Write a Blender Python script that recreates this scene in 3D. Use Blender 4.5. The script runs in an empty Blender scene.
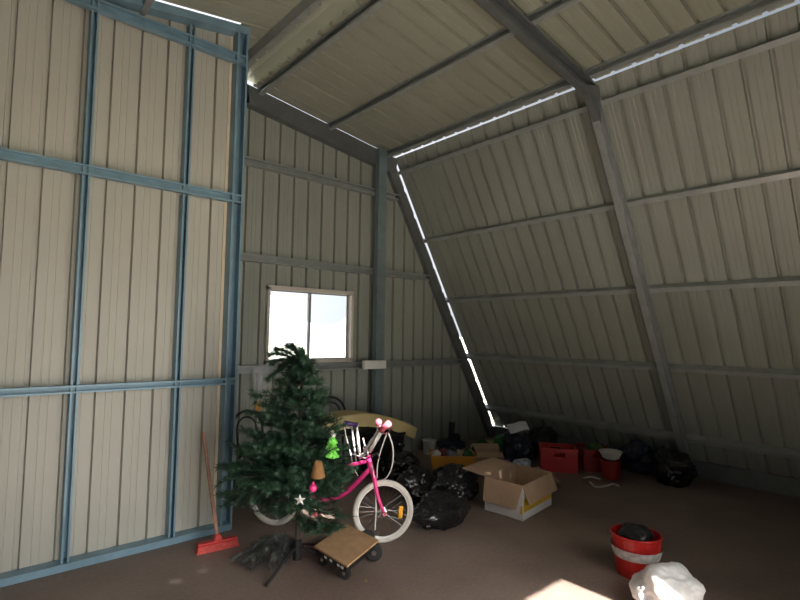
import bpy, bmesh, math, random
from mathutils import Vector, Matrix, noise
R = random.Random(7)
C = bpy.context.scene.collection
V = Vector
PI = math.pi

# ------------------------------------------------------------------ camera
FPX = 509.0
EYE = V((0, 0, 1.5))
YAW, PITCH, ROLL = map(math.radians, (41.169, 3.764, 0.835))
FW = V((math.sin(YAW)*math.cos(PITCH), math.cos(YAW)*math.cos(PITCH), math.sin(PITCH)))
_r = V((math.cos(YAW), -math.sin(YAW), 0)); _u = _r.cross(FW)
RT = _r*math.cos(ROLL) + _u*math.sin(ROLL)
UP = -_r*math.sin(ROLL) + _u*math.cos(ROLL)
def ray(x, y): return FW + RT*((x-400)/FPX) + UP*((300-y)/FPX)
def fl(x, y, z=0.0):                      # point at height z seen at x, y
    d = ray(x, y); return EYE + d*((z-EYE.z)/d.z)
def py(x, y, Y):                          # point in the plane at depth Y
    d = ray(x, y); return EYE + d*(Y/d.y)
def dp(x, y, t): return EYE + ray(x, y)*t # point at distance t along the view axis

cam = bpy.data.cameras.new('camera'); co = bpy.data.objects.new('camera', cam); C.objects.link(co)
M = Matrix((RT, UP, -FW)).transposed().to_4x4(); M.translation = EYE
co.matrix_world = M
cam.sensor_width = 36; cam.lens = FPX/800*36; cam.clip_start = 0.05; cam.clip_end = 500
bpy.context.scene.camera = co

# ------------------------------------------------------------------ materials
MATS = {}
def mat(name, col, rough=.6, metal=0.0, var=.12, scale=6.0, bump=0.0, bscale=40.0, spec=.5, sheen=0, trans=0, alpha=1, distort=0.0):
    if name in MATS: return MATS[name]
    m = bpy.data.materials.new(name); m.use_nodes = True
    nt = m.node_tree; b = nt.nodes['Principled BSDF']
    b.inputs['Roughness'].default_value = rough
    b.inputs['Metallic'].default_value = metal
    b.inputs['Specular IOR Level'].default_value = spec
    b.inputs['Transmission Weight'].default_value = trans
    b.inputs['Alpha'].default_value = alpha
    tc = nt.nodes.new('ShaderNodeTexCoord')
    n = nt.nodes.new('ShaderNodeTexNoise'); n.inputs['Scale'].default_value = scale; n.inputs['Detail'].default_value = 4
    n.inputs['Distortion'].default_value = distort
    nt.links.new(tc.outputs['Object'], n.inputs['Vector'])
    cr = nt.nodes.new('ShaderNodeValToRGB')
    cr.color_ramp.elements[0].position = .3; cr.color_ramp.elements[1].position = .7
    lo = [max(0, c*(1-var)) for c in col]; hi = [min(1, c*(1+var)) for c in col]
    cr.color_ramp.elements[0].color = (*lo, 1); cr.color_ramp.elements[1].color = (*hi, 1)
    nt.links.new(n.outputs['Fac'], cr.inputs['Fac']); nt.links.new(cr.outputs['Color'], b.inputs['Base Color'])
    if bump:
        n2 = nt.nodes.new('ShaderNodeTexNoise'); n2.inputs['Scale'].default_value = bscale; n2.inputs['Detail'].default_value = 5
        bp = nt.nodes.new('ShaderNodeBump'); bp.inputs['Strength'].default_value = bump; bp.inputs['Distance'].default_value = .02
        nt.links.new(tc.outputs['Object'], n2.inputs['Vector'])
        nt.links.new(n2.outputs['Fac'], bp.inputs['Height']); nt.links.new(bp.outputs['Normal'], b.inputs['Normal'])
    MATS[name] = m; return m

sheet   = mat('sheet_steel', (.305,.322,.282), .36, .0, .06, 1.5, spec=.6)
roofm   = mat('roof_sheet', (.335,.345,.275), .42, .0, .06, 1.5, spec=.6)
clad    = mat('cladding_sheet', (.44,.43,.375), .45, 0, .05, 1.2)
galv    = mat('galvanised_steel', (.39,.42,.42), .36, .4, .12, 9)
galvd   = mat('dark_galvanised', (.17,.185,.19), .42, .4, .12, 7)
bluest  = mat('blue_steel', (.19,.31,.39), .42, .15, .12, 8)
cream   = mat('lit_edge_cream', (.72,.62,.46), .5, 0, .06, 4)  # pale tone carries the light on the cladding edge
blacks  = mat('black_plastic_bag', (.009,.009,.011), .17, 0, .3, 8, bump=.8, bscale=11, spec=.7)
bluebag = mat('navy_bag', (.012,.016,.032), .35, 0, .3, 8, bump=.5, bscale=14)
blackp  = mat('black_plastic', (.012,.012,.013), .4, 0, .2, 12)
blackw  = mat('black_timber', (.010,.009,.009), .35, 0, .2, 12)
rubber  = mat('rubber', (.02,.02,.02), .8, 0, .2, 12)
white   = mat('white_paint', (.80,.79,.76), .45, 0, .03, 5)
offw    = mat('off_white_plastic', (.62,.61,.57), .45, 0, .08, 8)
chrome  = mat('chrome', (.75,.75,.77), .15, 1, .05, 10)
pink    = mat('pink_paint', (.80,.045,.25), .3, 0, .06, 8)
pinkl   = mat('pink_rubber', (.82,.16,.24), .5, 0, .08, 20)
purple  = mat('purple_rubber', (.07,.035,.16), .5, 0, .1, 20)
tyre    = mat('white_tyre', (.66,.63,.57), .65, 0, .06, 12)
redp    = mat('red_plastic', (.50,.018,.016), .4, 0, .1, 8)
redd    = mat('dark_red_plastic', (.26,.012,.012), .5, 0, .15, 8)
redb    = mat('red_bristle', (.62,.09,.08), .8, 0, .2, 50, bump=.5, bscale=200)
wood    = mat('broom_wood', (.40,.22,.15), .6, 0, .2, 25)
board   = mat('brown_board', (.46,.29,.15), .75, 0, .12, 14, bump=.15, bscale=90)
card    = mat('brown_cardboard', (.47,.32,.21), .8, 0, .07, 10)
cardw   = mat('white_card', (.76,.73,.71), .7, 0, .05, 8)
yellowp = mat('yellow_print', (.72,.45,.03), .6, 0, .08, 8)
foam    = mat('cream_foam', (.52,.42,.20), .7, 0, .1, 5)
greenl  = mat('lime_tinsel', (.22,.80,.10), .5, 0, .35, 60)
greenp  = mat('green_plastic', (.015,.22,.05), .4, 0, .2, 10)
greend  = mat('dark_green_cloth', (.02,.10,.045), .8, 0, .2, 10)
yell    = mat('yellow_plastic', (.50,.33,.05), .5, 0, .1, 8)
orange  = mat('orange_plastic', (.60,.27,.03), .5, 0, .1, 8)
amber   = mat('amber_reflector', (.90,.42,.02), .2, 0, .1, 20)
violet  = mat('purple_cloth', (.16,.05,.28), .8, 0, .25, 12, bump=.4, bscale=20)
multi   = mat('printed_plastic', (.35,.40,.50), .35, 0, .7, 16, bump=.4, bscale=20)
paper   = mat('white_paper', (.72,.73,.80), .7, 0, .03, 6)
brownf  = mat('brown_fabric', (.27,.14,.05), .9, 0, .2, 30)
star    = mat('silver_star', (.80,.80,.78), .3, .2, .05, 20)
maroon  = mat('maroon_cloth', (.16,.03,.04), .8, 0, .2, 15)
bark    = mat('brown_trunk', (.06,.05,.035), .8, 0, .3, 20)
leafm   = mat('dry_leaf', (.30,.20,.10), .8, 0, .3, 30)
greyneed= mat('grey_green_needles', (.10,.11,.10), .8, 0, .4, 14)
grass   = mat('outside_ground', (.50,.49,.42), .9, 0, .15, .6)
concr   = mat('pale_concrete', (.45,.42,.38), .85, 0, .1, 3)
hillm   = mat('hill_scrub', (.42,.46,.46), .95, 0, .1, .05)
fencem  = mat('pale_fence', (.70,.70,.67), .7, 0, .04, 2)
plast   = mat('clear_plastic', (.80,.80,.82), .25, 0, .03, 8, alpha=.2)

def needle_mat():
    m = mat('pine_needles', (.020,.062,.032), .6, 0, .55, 9)
    return m
needle = needle_mat()

def floor_mat():
    m = bpy.data.materials.new('floor_dirt'); m.use_nodes = True
    nt = m.node_tree; b = nt.nodes['Principled BSDF']; b.inputs['Roughness'].default_value = .62
    tc = nt.nodes.new('ShaderNodeTexCoord')
    a = nt.nodes.new('ShaderNodeTexNoise'); a.inputs['Scale'].default_value = 1.3; a.inputs['Detail'].default_value = 8
    c = nt.nodes.new('ShaderNodeTexNoise'); c.inputs['Scale'].default_value = 38; c.inputs['Detail'].default_value = 6
    mx = nt.nodes.new('ShaderNodeMath'); mx.operation = 'MULTIPLY_ADD'; mx.inputs[1].default_value = .35
    nt.links.new(tc.outputs['Object'], a.inputs['Vector']); nt.links.new(tc.outputs['Object'], c.inputs['Vector'])
    nt.links.new(c.outputs['Fac'], mx.inputs[0]); nt.links.new(a.outputs['Fac'], mx.inputs[2])
    cr = nt.nodes.new('ShaderNodeValToRGB')
    cr.color_ramp.elements[0].position = .45; cr.color_ramp.elements[1].position = .9
    cr.color_ramp.elements[0].color = (.155,.112,.094,1); cr.color_ramp.elements[1].color = (.265,.20,.172,1)
    nt.links.new(mx.outputs[0], cr.inputs['Fac']); nt.links.new(cr.outputs['Color'], b.inputs['Base Color'])
    bp = nt.nodes.new('ShaderNodeBump'); bp.inputs['Strength'].default_value = .25; bp.inputs['Distance'].default_value = .01
    nt.links.new(c.outputs['Fac'], bp.inputs['Height']); nt.links.new(bp.outputs['Normal'], b.inputs['Normal'])
    return m
floorm = floor_mat()

def glass_mat():
    m = bpy.data.materials.new('window_glass'); m.use_nodes = True
    nt = m.node_tree; nt.nodes.clear()
    o = nt.nodes.new('ShaderNodeOutputMaterial'); mixn = nt.nodes.new('ShaderNodeMixShader')
    t = nt.nodes.new('ShaderNodeBsdfTransparent'); g = nt.nodes.new('ShaderNodeBsdfGlossy'); g.inputs['Roughness'].default_value = .05
    t.inputs['Color'].default_value = (.93,.95,.96,1)
    fr = nt.nodes.new('ShaderNodeFresnel'); fr.inputs['IOR'].default_value = 1.45
    nt.links.new(fr.outputs[0], mixn.inputs[0]); nt.links.new(t.outputs[0], mixn.inputs[1]); nt.links.new(g.outputs[0], mixn.inputs[2])
    nt.links.new(mixn.outputs[0], o.inputs[0]); return m
glass = glass_mat()

# ------------------------------------------------------------------ mesh helpers
def obj(name, bm, m, parent=None, smooth=False, bevel=0.0):
    bmesh.ops.recalc_face_normals(bm, faces=bm.faces[:])
    me = bpy.data.meshes.new(name); bm.to_mesh(me); bm.free()
    if smooth:
        for p in me.polygons: p.use_smooth = True
    for mm in (m if isinstance(m, (list, tuple)) else [m]): me.materials.append(mm)
    o = bpy.data.objects.new(name, me); C.objects.link(o)
    if parent is not None:
        o.parent = parent; o.matrix_parent_inverse = parent.matrix_world.inverted()
    if bevel:
        b = o.modifiers.new('bevel', 'BEVEL'); b.width = bevel; b.segments = 2; b.limit_method = 'ANGLE'
    return o
def place(o, base):                      # move the origin of a world-space mesh to base
    base = V(base); o.data.transform(Matrix.Translation(-base)); o.location = base; return o
def tag(o, label, cat, group=None):
    o['label'] = label; o['category'] = cat
    if group: o['group'] = group
    return o
def thing(name, label, cat, loc=(0,0,0), group=None):
    o = bpy.data.objects.new(name, None); C.objects.link(o); o.location = loc
    o.empty_display_size = .1
    bpy.context.view_layer.update()
    return tag(o, label, cat, group)
def struct(name, bm, m, parent=None, **k):
    o = obj(name, bm, m, parent, **k)
    if parent is None: o['kind'] = 'structure'
    return o
def box(bm, lo, hi, mx=None):
    vs = []
    for x in (lo[0],hi[0]):
        for y in (lo[1],hi[1]):
            for z in (lo[2],hi[2]):
                v = V((x,y,z)); vs.append(bm.verts.new(mx @ v if mx else v))
    for f in ((0,1,3,2),(4,6,7,5),(0,4,5,1),(2,3,7,6),(0,2,6,4),(1,5,7,3)):
        bm.faces.new([vs[i] for i in f])
def hexa(bm, b4, t4):                    # bottom and top loops
    b = [bm.verts.new(V(p)) for p in b4]; t = [bm.verts.new(V(p)) for p in t4]
    bm.faces.new(b[::-1]); bm.faces.new(t)
    for i in range(4): bm.faces.new((b[i], b[(i+1)%4], t[(i+1)%4], t[i]))
def extrude(bm, pts, A, B, u, v):        # closed 2D outline swept straight from A to B
    A, B, u, v = V(A), V(B), V(u), V(v)
    a = [bm.verts.new(A+u*p[0]+v*p[1]) for p in pts]; b = [bm.verts.new(B+u*p[0]+v*p[1]) for p in pts]
    n = len(pts)
    for i in range(n): bm.faces.new((a[i], a[(i+1)%n], b[(i+1)%n], b[i]))
    bm.faces.new(a[::-1]); bm.faces.new(b)
def csec(h, b, t=.004, lip=.016):        # C section: web along v at u=0, flanges along +u
    return [(0,0),(b,0),(b,lip),(b-t,lip),(b-t,t),(t,t),(t,h-t),(b-t,h-t),(b-t,h-lip),(b,h-lip),(b,h),(0,h)]
def tube(bm, pts, r, n=8, closed=False, cap=True):
    pts = [V(p) for p in pts]; N = len(pts)
    rs = r if isinstance(r, (list, tuple)) else [r]*N
    rings = []; prev = None
    for i, p in enumerate(pts):
        if closed: t = pts[(i+1)%N]-pts[i-1]
        else: t = pts[min(i+1,N-1)]-pts[max(i-1,0)]
        if t.length < 1e-9: t = V((0,0,1))
        t.normalize()
        if prev is None:
            a = t.orthogonal().normalized()
        else:
            a = prev - t*prev.dot(t)
            a = a.normalized() if a.length > 1e-6 else t.orthogonal().normalized()
        prev = a; b = t.cross(a)
        rings.append([bm.verts.new(p + (a*math.cos(2*PI*k/n)+b*math.sin(2*PI*k/n))*rs[i]) for k in range(n)])
    for i in range(N if closed else N-1):
        q, s = rings[i], rings[(i+1)%N]
        for k in range(n): bm.faces.new((q[k], q[(k+1)%n], s[(k+1)%n], s[k]))
    if cap and not closed:
        bm.faces.new(rings[0][::-1]); bm.faces.new(rings[-1])
def smooth_path(pts, k=6):
    pts = [V(p) for p in pts]; out = []
    P = [pts[0]*2-pts[1]] + pts + [pts[-1]*2-pts[-2]]
    for i in range(1, len(P)-2):
        a, b, c, d = P[i-1:i+3]
        for j in range(k):
            t = j/k
            out.append(.5*((2*b)+(c-a)*t+(2*a-5*b+4*c-d)*t*t+(3*b-a-3*c+d)*t**3))
    out.append(pts[-1]); return out
def lathe(bm, prof, c=(0,0,0), n=24, ax=None, capb=True, capt=False):   # profile of (radius, height) about axis ax at c
    c = V(c); ax = V(ax or (0,0,1)).normalized(); a = ax.orthogonal().normalized(); b = ax.cross(a)
    rings = [[bm.verts.new(c+ax*h+(a*math.cos(2*PI*k/n)+b*math.sin(2*PI*k/n))*r) for k in range(n)] for r, h in prof]
    for q, s in zip(rings, rings[1:]):
        for k in range(n): bm.faces.new((q[k], q[(k+1)%n], s[(k+1)%n], s[k]))
    if capb: bm.faces.new(rings[0][::-1])
    if capt: bm.faces.new(rings[-1])
def blob(bm, c, s, seed=0, amp=.16, freq=2.6, sub=4, flat=None, wr=.03):      # crumpled soft lump resting on its flat side
    c = V(c); n0 = len(bm.verts)
    r = bmesh.ops.create_icosphere(bm, subdivisions=sub, radius=1)
    off = V((seed*3.1, seed*1.7, seed*2.3))
    for v in r['verts']:
        p = v.co.copy()
        w1 = noise.noise_vector(p*freq*.8+off)*.35
        d = 1 + amp*noise.noise(p*freq*.6+off)*1.6 + wr*(1.6*abs(noise.noise((p+w1)*freq*1.5+off))-.4) + wr*(.8*abs(noise.noise((p+w1)*freq*2.8+off))-.2) + wr*.15*noise.noise(p*freq*7+off)
        q = V((p.x*s[0], p.y*s[1], p.z*s[2]))*d
        if flat is not None and c.z+q.z < flat: q.z = flat-c.z+.002*noise.noise(p*9)**2
        v.co = c+q
def quadgrid(bm, fn, nu, nv):
    g = [[bm.verts.new(V(fn(i/nu, j/nv))) for j in range(nv+1)] for i in range(nu+1)]
    for i in range(nu):
        for j in range(nv): bm.faces.new((g[i][j], g[i+1][j], g[i+1][j+1], g[i][j+1]))

# ------------------------------------------------------------------ shed dimensions
D = 4.873; YF = -.5
XK, ZK, XF, ZF, SL = 4.109, 3.74, 6.156, .151, .144
XR = 2.10; ZR = ZK+SL*(XK-XR)
KL = 2*XR-XK; FL_ = 2*XR-XF
wd = V((XF-XK, 0, ZF-ZK)); WN = V((-.8687, 0, -.4954))
def W(s, Y, o=0): return V((XK, Y, ZK)) + V((wd.x, 0, wd.z))*s + WN*o
def WL(s, Y, o=0):
    p = W(s, Y, o); return V((2*XR-p.x, Y, p.z))
RN = V((-SL, 0, -1)).normalized()
def Ro(t, Y, o=0): return V((XK-t, Y, ZK+SL*t)) + RN*o
def RoL(t, Y, o=0):
    p = Ro(t, Y, o); return V((2*XR-p.x, Y, p.z))

PITCHR = .18
def profile(u0, u1, extra=()):           # (u, rib height) break points along a sheet
    out = []; k = math.floor(u0/PITCHR)
    base = [(0,0),(.055,0),(.060,.003),(.066,.003),(.071,0),(.108,0),(.113,.003),(.119,.003),(.124,0)]
    pr = []
    while k*PITCHR <= u1+PITCHR:
        o = k*PITCHR
        pr += [(o-.018,0),(o-.0125,.036),(o+.0125,.036),(o+.018,0)]
        pr += [(o+a,h) for a,h in ((.064,0),(.067,.002),(.072,.002),(.075,0),(.105,0),(.108,.002),(.113,.002),(.116,0))]
        k += 1
    pr.sort()
    def h(u):
        for (a,x),(b,y) in zip(pr, pr[1:]):
            if a <= u <= b: return x+(y-x)*(u-a)/max(b-a,1e-9)
        return 0
    us = sorted(set([u0,u1,*[e for e in extra if u0<e<u1],*[p[0] for p in pr if u0<p[0]<u1]]))
    return [(u,h(u)) for u in us]
def sheet_strip(bm, pr, P):              # P(u, h, side) -> point
    for (a,ha),(b,hb) in zip(pr, pr[1:]):
        bm.faces.new([bm.verts.new(P(a,ha,0)), bm.verts.new(P(b,hb,0)), bm.verts.new(P(b,hb,1)), bm.verts.new(P(a,ha,1))])
def sheet_holes(bm, x0, x1, Y, sgn, ztop, zbot, holes=()):   # upright ribbed sheet in a plane of constant Y
    ex = [e for h in holes for e in h[:2]] + [XR, XK, KL]
    pr = profile(x0, x1, ex)
    for (a,ha),(b,hb) in zip(pr, pr[1:]):
        m = (a+b)/2; segs = [(None, None)]
        for hx0,hx1,hz0,hz1 in holes:
            if hx0 < m < hx1: segs = [(None,hz0),(hz1,None)]
        for s0,s1 in segs:
            f = lambda x: (zbot(x) if s0 is None else s0, ztop(x) if s1 is None else s1)
            (za0,za1),(zb0,zb1) = f(a), f(b)
            if za1-za0 < 1e-4 and zb1-zb0 < 1e-4: continue
            bm.faces.new([bm.verts.new((a,Y+sgn*ha,za0)), bm.verts.new((b,Y+sgn*hb,zb0)), bm.verts.new((b,Y+sgn*hb,zb1)), bm.verts.new((a,Y+sgn*ha,za1))])
def ztop_shed(x, gap=0.0):
    if x > XK: return ZK-(x-XK)*(ZK-ZF)/(XF-XK)-gap*1.7
    if x < KL: return ZK-(KL-x)*(ZK-ZF)/(XF-XK)-gap*1.7
    return ZK+SL*((XK-x) if x >= XR else (x-KL))-gap

# ------------------------------------------------------------------ setting
bm = bmesh.new(); box(bm, (FL_-.1,YF-.05,-.12), (XF+.1,D+.06,0)); struct('floor', bm, floorm)
WIN = (2.425, 3.49, 1.185, 1.955)
bm = bmesh.new()
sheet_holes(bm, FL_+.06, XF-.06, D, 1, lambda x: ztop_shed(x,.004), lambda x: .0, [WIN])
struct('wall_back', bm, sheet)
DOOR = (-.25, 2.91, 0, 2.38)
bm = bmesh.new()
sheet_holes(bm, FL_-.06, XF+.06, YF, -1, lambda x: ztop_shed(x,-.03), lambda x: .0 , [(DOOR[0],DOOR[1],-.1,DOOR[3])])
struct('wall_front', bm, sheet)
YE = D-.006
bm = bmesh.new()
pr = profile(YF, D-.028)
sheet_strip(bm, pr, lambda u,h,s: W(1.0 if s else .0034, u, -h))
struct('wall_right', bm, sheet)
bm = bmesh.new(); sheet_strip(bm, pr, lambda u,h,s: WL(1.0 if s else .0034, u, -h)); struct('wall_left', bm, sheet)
# roof: ribbed sheets, the ridge ends open under a flat capping
TR = XK-XR
bm = bmesh.new()
def strips(f, y0, y1, t0, t1):
    sheet_strip(bm, profile(y0, y1), lambda u,h,s: f(t1 if s else t0, u, -h))
HY0, HY1, HT0, HT1 = -.34, .02, XK-2.43, XK-2.285     # added roof hole, out of view, sends a sunbeam onto the bike
strips(Ro, YF, HY0, .007, TR-.085); strips(Ro, HY1, YE, .007, TR-.085)
strips(Ro, HY0, HY1, .007, HT0); strips(Ro, HY0, HY1, HT1, TR-.085)
SY0, SY1, ST = 3.803, 3.828, XK-(2*XR-1.60)           # slot over the partition
strips(RoL, YF, SY0, .007, TR-.10); strips(RoL, SY1, YE, .007, TR-.10); strips(RoL, SY0, SY1, ST, TR-.10)
struct('ceiling', bm, roofm)
bm = bmesh.new()
capz = lambda t: ZK+SL*t+.030
for sg in (-1, 1):
    x0, x1 = XR, XR+sg*.26
    for k in (0,):
        q = [(x0,YF,ZR+.047),(x1,YF,ZR+.047-.26*SL),(x1,YE,ZR+.047-.26*SL),(x0,YE,ZR+.047)]
        if sg > 0: q[1] = (XR+.16,YF,ZR+.047-.16*SL); q[2] = (XR+.16,YE,ZR+.047-.16*SL)
        hexa(bm, q, [(x,y,z+.003) for x,y,z in q])
for sg in (-1, 1):                        # added plates over the eave slits, they stop sun leaking in
    xe = XR+sg*(XK-XR); box(bm, (xe-.065,YF,ZK+.058), (xe+.065,YE,ZK+.061))
struct('trim_1', bm, roofm)               # ridge capping and the added eave plates

ntrim = [1]
def trim(bm, m=galv):
    ntrim[0] += 1; return struct('trim_%d' % ntrim[0], bm, m)
# purlins along the shed (sheet side at offset 0, inner face at .085)
def purlin(fn, s, m=galv, h=.085, b=.045, flip=False):
    A, B = fn(s, YF+.01), fn(s, D-.012)
    nrm = (fn(s, 0, 1)-fn(s, 0, 0)).normalized()
    al = (fn(s+.01, 0)-fn(s, 0)).normalized()
    if flip: al = -al
    bm = bmesh.new(); extrude(bm, csec(h, b), A+nrm*.001-al*b/2, B+nrm*.001-al*b/2, al, nrm); return trim(bm, m)
for s in (.049,.275,.488,.703,.915): purlin(W, s); purlin(WL, s)
for t in (.165, 1.00, 1.857): purlin(Ro, t); purlin(RoL, {.165:.165, 1.00:.80}.get(t, 1.77))
# base angles under the sloping walls
for sg in (0, 1):
    bm = bmesh.new(); x0, x1 = XF-.06, XF+.06
    if sg: x0, x1 = 2*XR-x1, 2*XR-x0
    box(bm, (x0,YF,0), (x1,4.30,.175)); box(bm, (x0,4.30,0), (x1,D-.02,.148)); trim(bm, galvd)
# back wall girts
for z in (3.218, 2.241, 1.122):
    bm = bmesh.new()
    dx = (ZK-z)*(XF-XK)/(ZK-ZF) if z < ZK else 0
    extrude(bm, csec(.075,.080), (2*XR-XK-dx+.26, D-.002, z-.038), (XK+dx-.26, D-.002, z-.038), (0,-1,0), (0,0,1)); trim(bm)
# back wall portal: rafters, sloping ribs and the upright column
def member(fn, s0, s1, Y0, Y1, o0, o1, m=galvd, open_front=True, b=None):
    A, B = fn(s0, 0, o0), fn(s1, 0, o0)
    nrm = (fn(s0,0,1)-fn(s0,0,0)).normalized()
    bm = bmesh.new()
    if open_front: extrude(bm, csec(o1-o0, Y1-Y0, .006, .02), V((A.x,Y1,A.z)), V((B.x,Y1,B.z)), (0,-1,0), nrm)
    else: extrude(bm, csec(o1-o0, Y1-Y0, .006, .02), V((A.x,Y0,A.z)), V((B.x,Y0,B.z)), (0,1,0), nrm)
    return trim(bm, m)
for fr, fw_ in ((Ro, W), (RoL, WL)):
    member(fr, -.01, TR, D-.085, D-.003, .036, .235, open_front=False)
    member(fw_, .01, 1.03, D-.072, D-.004, .087, .205, open_front=False)
bm = bmesh.new(); extrude(bm, csec(.125,.07,.005), (3.817-.062, D-.09, .0), (3.817-.062, D-.09, ZK+.0), (0,-1,0), (1,0,0))
box(bm, (3.817-.062,D-.163,0), (3.817+.063,D-.157,ZK)); trim(bm, mat('column_steel', (.22,.29,.31), .4, .4, .12, 7))
# portal frame across the middle of the shed
YP = 2.16
for fr, fw_ in ((Ro, W), (RoL, WL)):
    member(fr, .02, TR, YP-.065, YP, .087, .22)
    member(fw_, .03, 1.03, YP-.065, YP, .087, .215, m=galv)
    k4 = [fr(.30,0,.21), fr(.02,0,.09), fw_(.03,0,.09), fw_(.085,0,.21), fw_(.05,0,.235), fr(.16,0,.235)]
    bm = bmesh.new(); a_ = [bm.verts.new((q.x,YP-.068,q.z)) for q in k4]; b_ = [bm.verts.new((q.x,YP-.004,q.z)) for q in k4]
    for i in range(6): bm.faces.new((a_[i],a_[(i+1)%6],b_[(i+1)%6],b_[i]))
    bm.faces.new(a_); bm.faces.new(b_[::-1]); trim(bm, galvd)
# front door jambs and head
bm = bmesh.new()
for x in (DOOR[0]-.1, DOOR[1]+.015): box(bm, (x,YF-.04,0), (x+.085,YF+.06,DOOR[3]+.1))
trim(bm); bm = bmesh.new(); box(bm, (DOOR[0],YF-.04,DOOR[3]+.012), (DOOR[1],YF+.06,DOOR[3]+.1)); trim(bm)

# window
x0,x1,z0,z1 = WIN
w = bpy.data.objects.new('window_1', None); C.objects.link(w); w.location = (x0, D, z0); w['kind'] = 'structure'
bpy.context.view_layer.update()
alu = mat('window_frame', (.62,.58,.52), .4, .1, .05, 6)
bm = bmesh.new(); t = .03
box(bm,(x0-.012,D-.05,z0-.01),(x0+t*.6,D+.04,z1+.01)); box(bm,(x1-t*.6,D-.05,z0-.01),(x1+.012,D+.04,z1+.01))
box(bm,(x0-.012,D-.05,z1-t*.6),(x1+.012,D+.04,z1+.025)); box(bm,(x0-.012,D-.05,z0-.02),(x1+.012,D+.04,z0+t*.6))
obj('frame', bm, alu, w)
xm = (x0+x1)/2-.01
for i,(a,b,yy) in enumerate(((x0+.02,xm+.014,D+.005),(xm-.014,x1-.02,D+.022))):
    bm = bmesh.new(); q = .016
    box(bm,(a,yy,z0+.018),(a+q*(1.5 if i else 1),yy+.015,z1-.018)); box(bm,(b-q*(1 if i else 1.5),yy,z0+.018),(b,yy+.015,z1-.018))
    box(bm,(a,yy,z1-.03),(b,yy+.015,z1-.018)); box(bm,(a,yy,z0+.018),(b,yy+.015,z0+.03))
    s = obj('sash', bm, mat('sash_alu', (.30,.29,.30), .4, .3, .05, 6), w)
    bm = bmesh.new(); box(bm,(a+.01,yy+.005,z0+.025),(b-.01,yy+.008,z1-.025)); obj('pane', bm, glass, s)

# partition: blue steel frame with ribbed sheets fixed behind it
P = 3.80
PX1 = 1.665
prt = bpy.data.objects.new('wall_partition', None); C.objects.link(prt); prt.location = (PX1, P, 0); prt['kind'] = 'structure'
bpy.context.view_layer.update()
PXL = KL+.02
def ptop(x): return ztop_shed(x)-.018
bm = bmesh.new(); sheet_holes(bm, PXL-.6, PX1-.10, P+.102, 1, lambda x: min(ptop(max(x,KL))-.02, ztop_shed(x,.05)), lambda x: .03)
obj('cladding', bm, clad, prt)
bm = bmesh.new(); box(bm, (PX1-.112,P+.095,.03), (PX1-.088,P+.112,ptop(PX1)-.05)); obj('lit_edge_strip', bm, cream, prt)  # pale strip painted in for the daylight catching the sheet edge
bm = bmesh.new()   # end post: C section, web towards the end wall
extrude(bm, csec(.09,.10,.004), (PX1-.09,P+.1,0), (PX1-.09,P+.1,ptop(PX1)-.04), (0,-1,0), (1,0,0)); obj('post', bm, bluest, prt)
for z, h in ((3.664,.075),(2.537,.065),(1.117,.05)):
    bm = bmesh.new(); extrude(bm, csec(h,.05,.003,.012), (PXL-.35 if z<3 else PXL,P+.048,z-h/2), (PX1+.004,P+.048,z-h/2), (0,-1,0), (0,0,1)); obj('rail', bm, bluest, prt)
bm = bmesh.new(); box(bm, (-1.7,P,0), (PX1,P+.1,.045)); obj('bottom_plate', bm, bluest, prt)
bm = bmesh.new(); zr_ = .06
hexa(bm, [(PXL,P,ptop(PXL)-zr_),(PX1+.01,P,ptop(PX1)-zr_),(PX1+.01,P+.1,ptop(PX1)-zr_),(PXL,P+.1,ptop(PXL)-zr_)],
         [(PXL,P,ptop(PXL)),(PX1+.01,P,ptop(PX1)),(PX1+.01,P+.1,ptop(PX1)),(PXL,P+.1,ptop(PXL))]); obj('top_plate', bm, bluest, prt)
for x, za, zb in ((1.235,2.54,3.80),(1.235,.045,2.50),(.60,.045,3.70),(.05,.045,3.60)):
    bm = bmesh.new(); extrude(bm, csec(.045,.08,.003,.012), (x-.022,P+.1,za), (x-.022,P+.1,zb), (0,-1,0), (1,0,0)); obj('stud', bm, bluest, prt)

# outside the shed
bm = bmesh.new(); box(bm, (-60,-60,-.4), (60,120,-.125)); struct('ground', bm, grass)
bm = bmesh.new(); box(bm, (-3,-6,-.12), (7,YF-.06,-.01)); struct('apron', bm, concr)
bm = bmesh.new()
def hill(i,j):
    x = -60+i*150; return (x, 90+j*20, max(-.3, (11+5*math.sin(x*.06+1)+3*math.sin(x*.17))*(1-abs(j-.5)*2)**.7))
quadgrid(bm, hill, 60, 8); o = struct('hills', bm, hillm, smooth=True)
bm = bmesh.new()
for k in range(60): box(bm, (-4+k*.4, 16, -.13), (-4+k*.4+.385, 16.03, 1.35))
box(bm, (-4,16.03,1.0), (20,16.07,1.1)); o = place(obj('paling_fence', bm, fencem), (8,16,-.13)); tag(o, 'pale paling fence outside, seen faintly through the window', 'fence')

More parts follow.
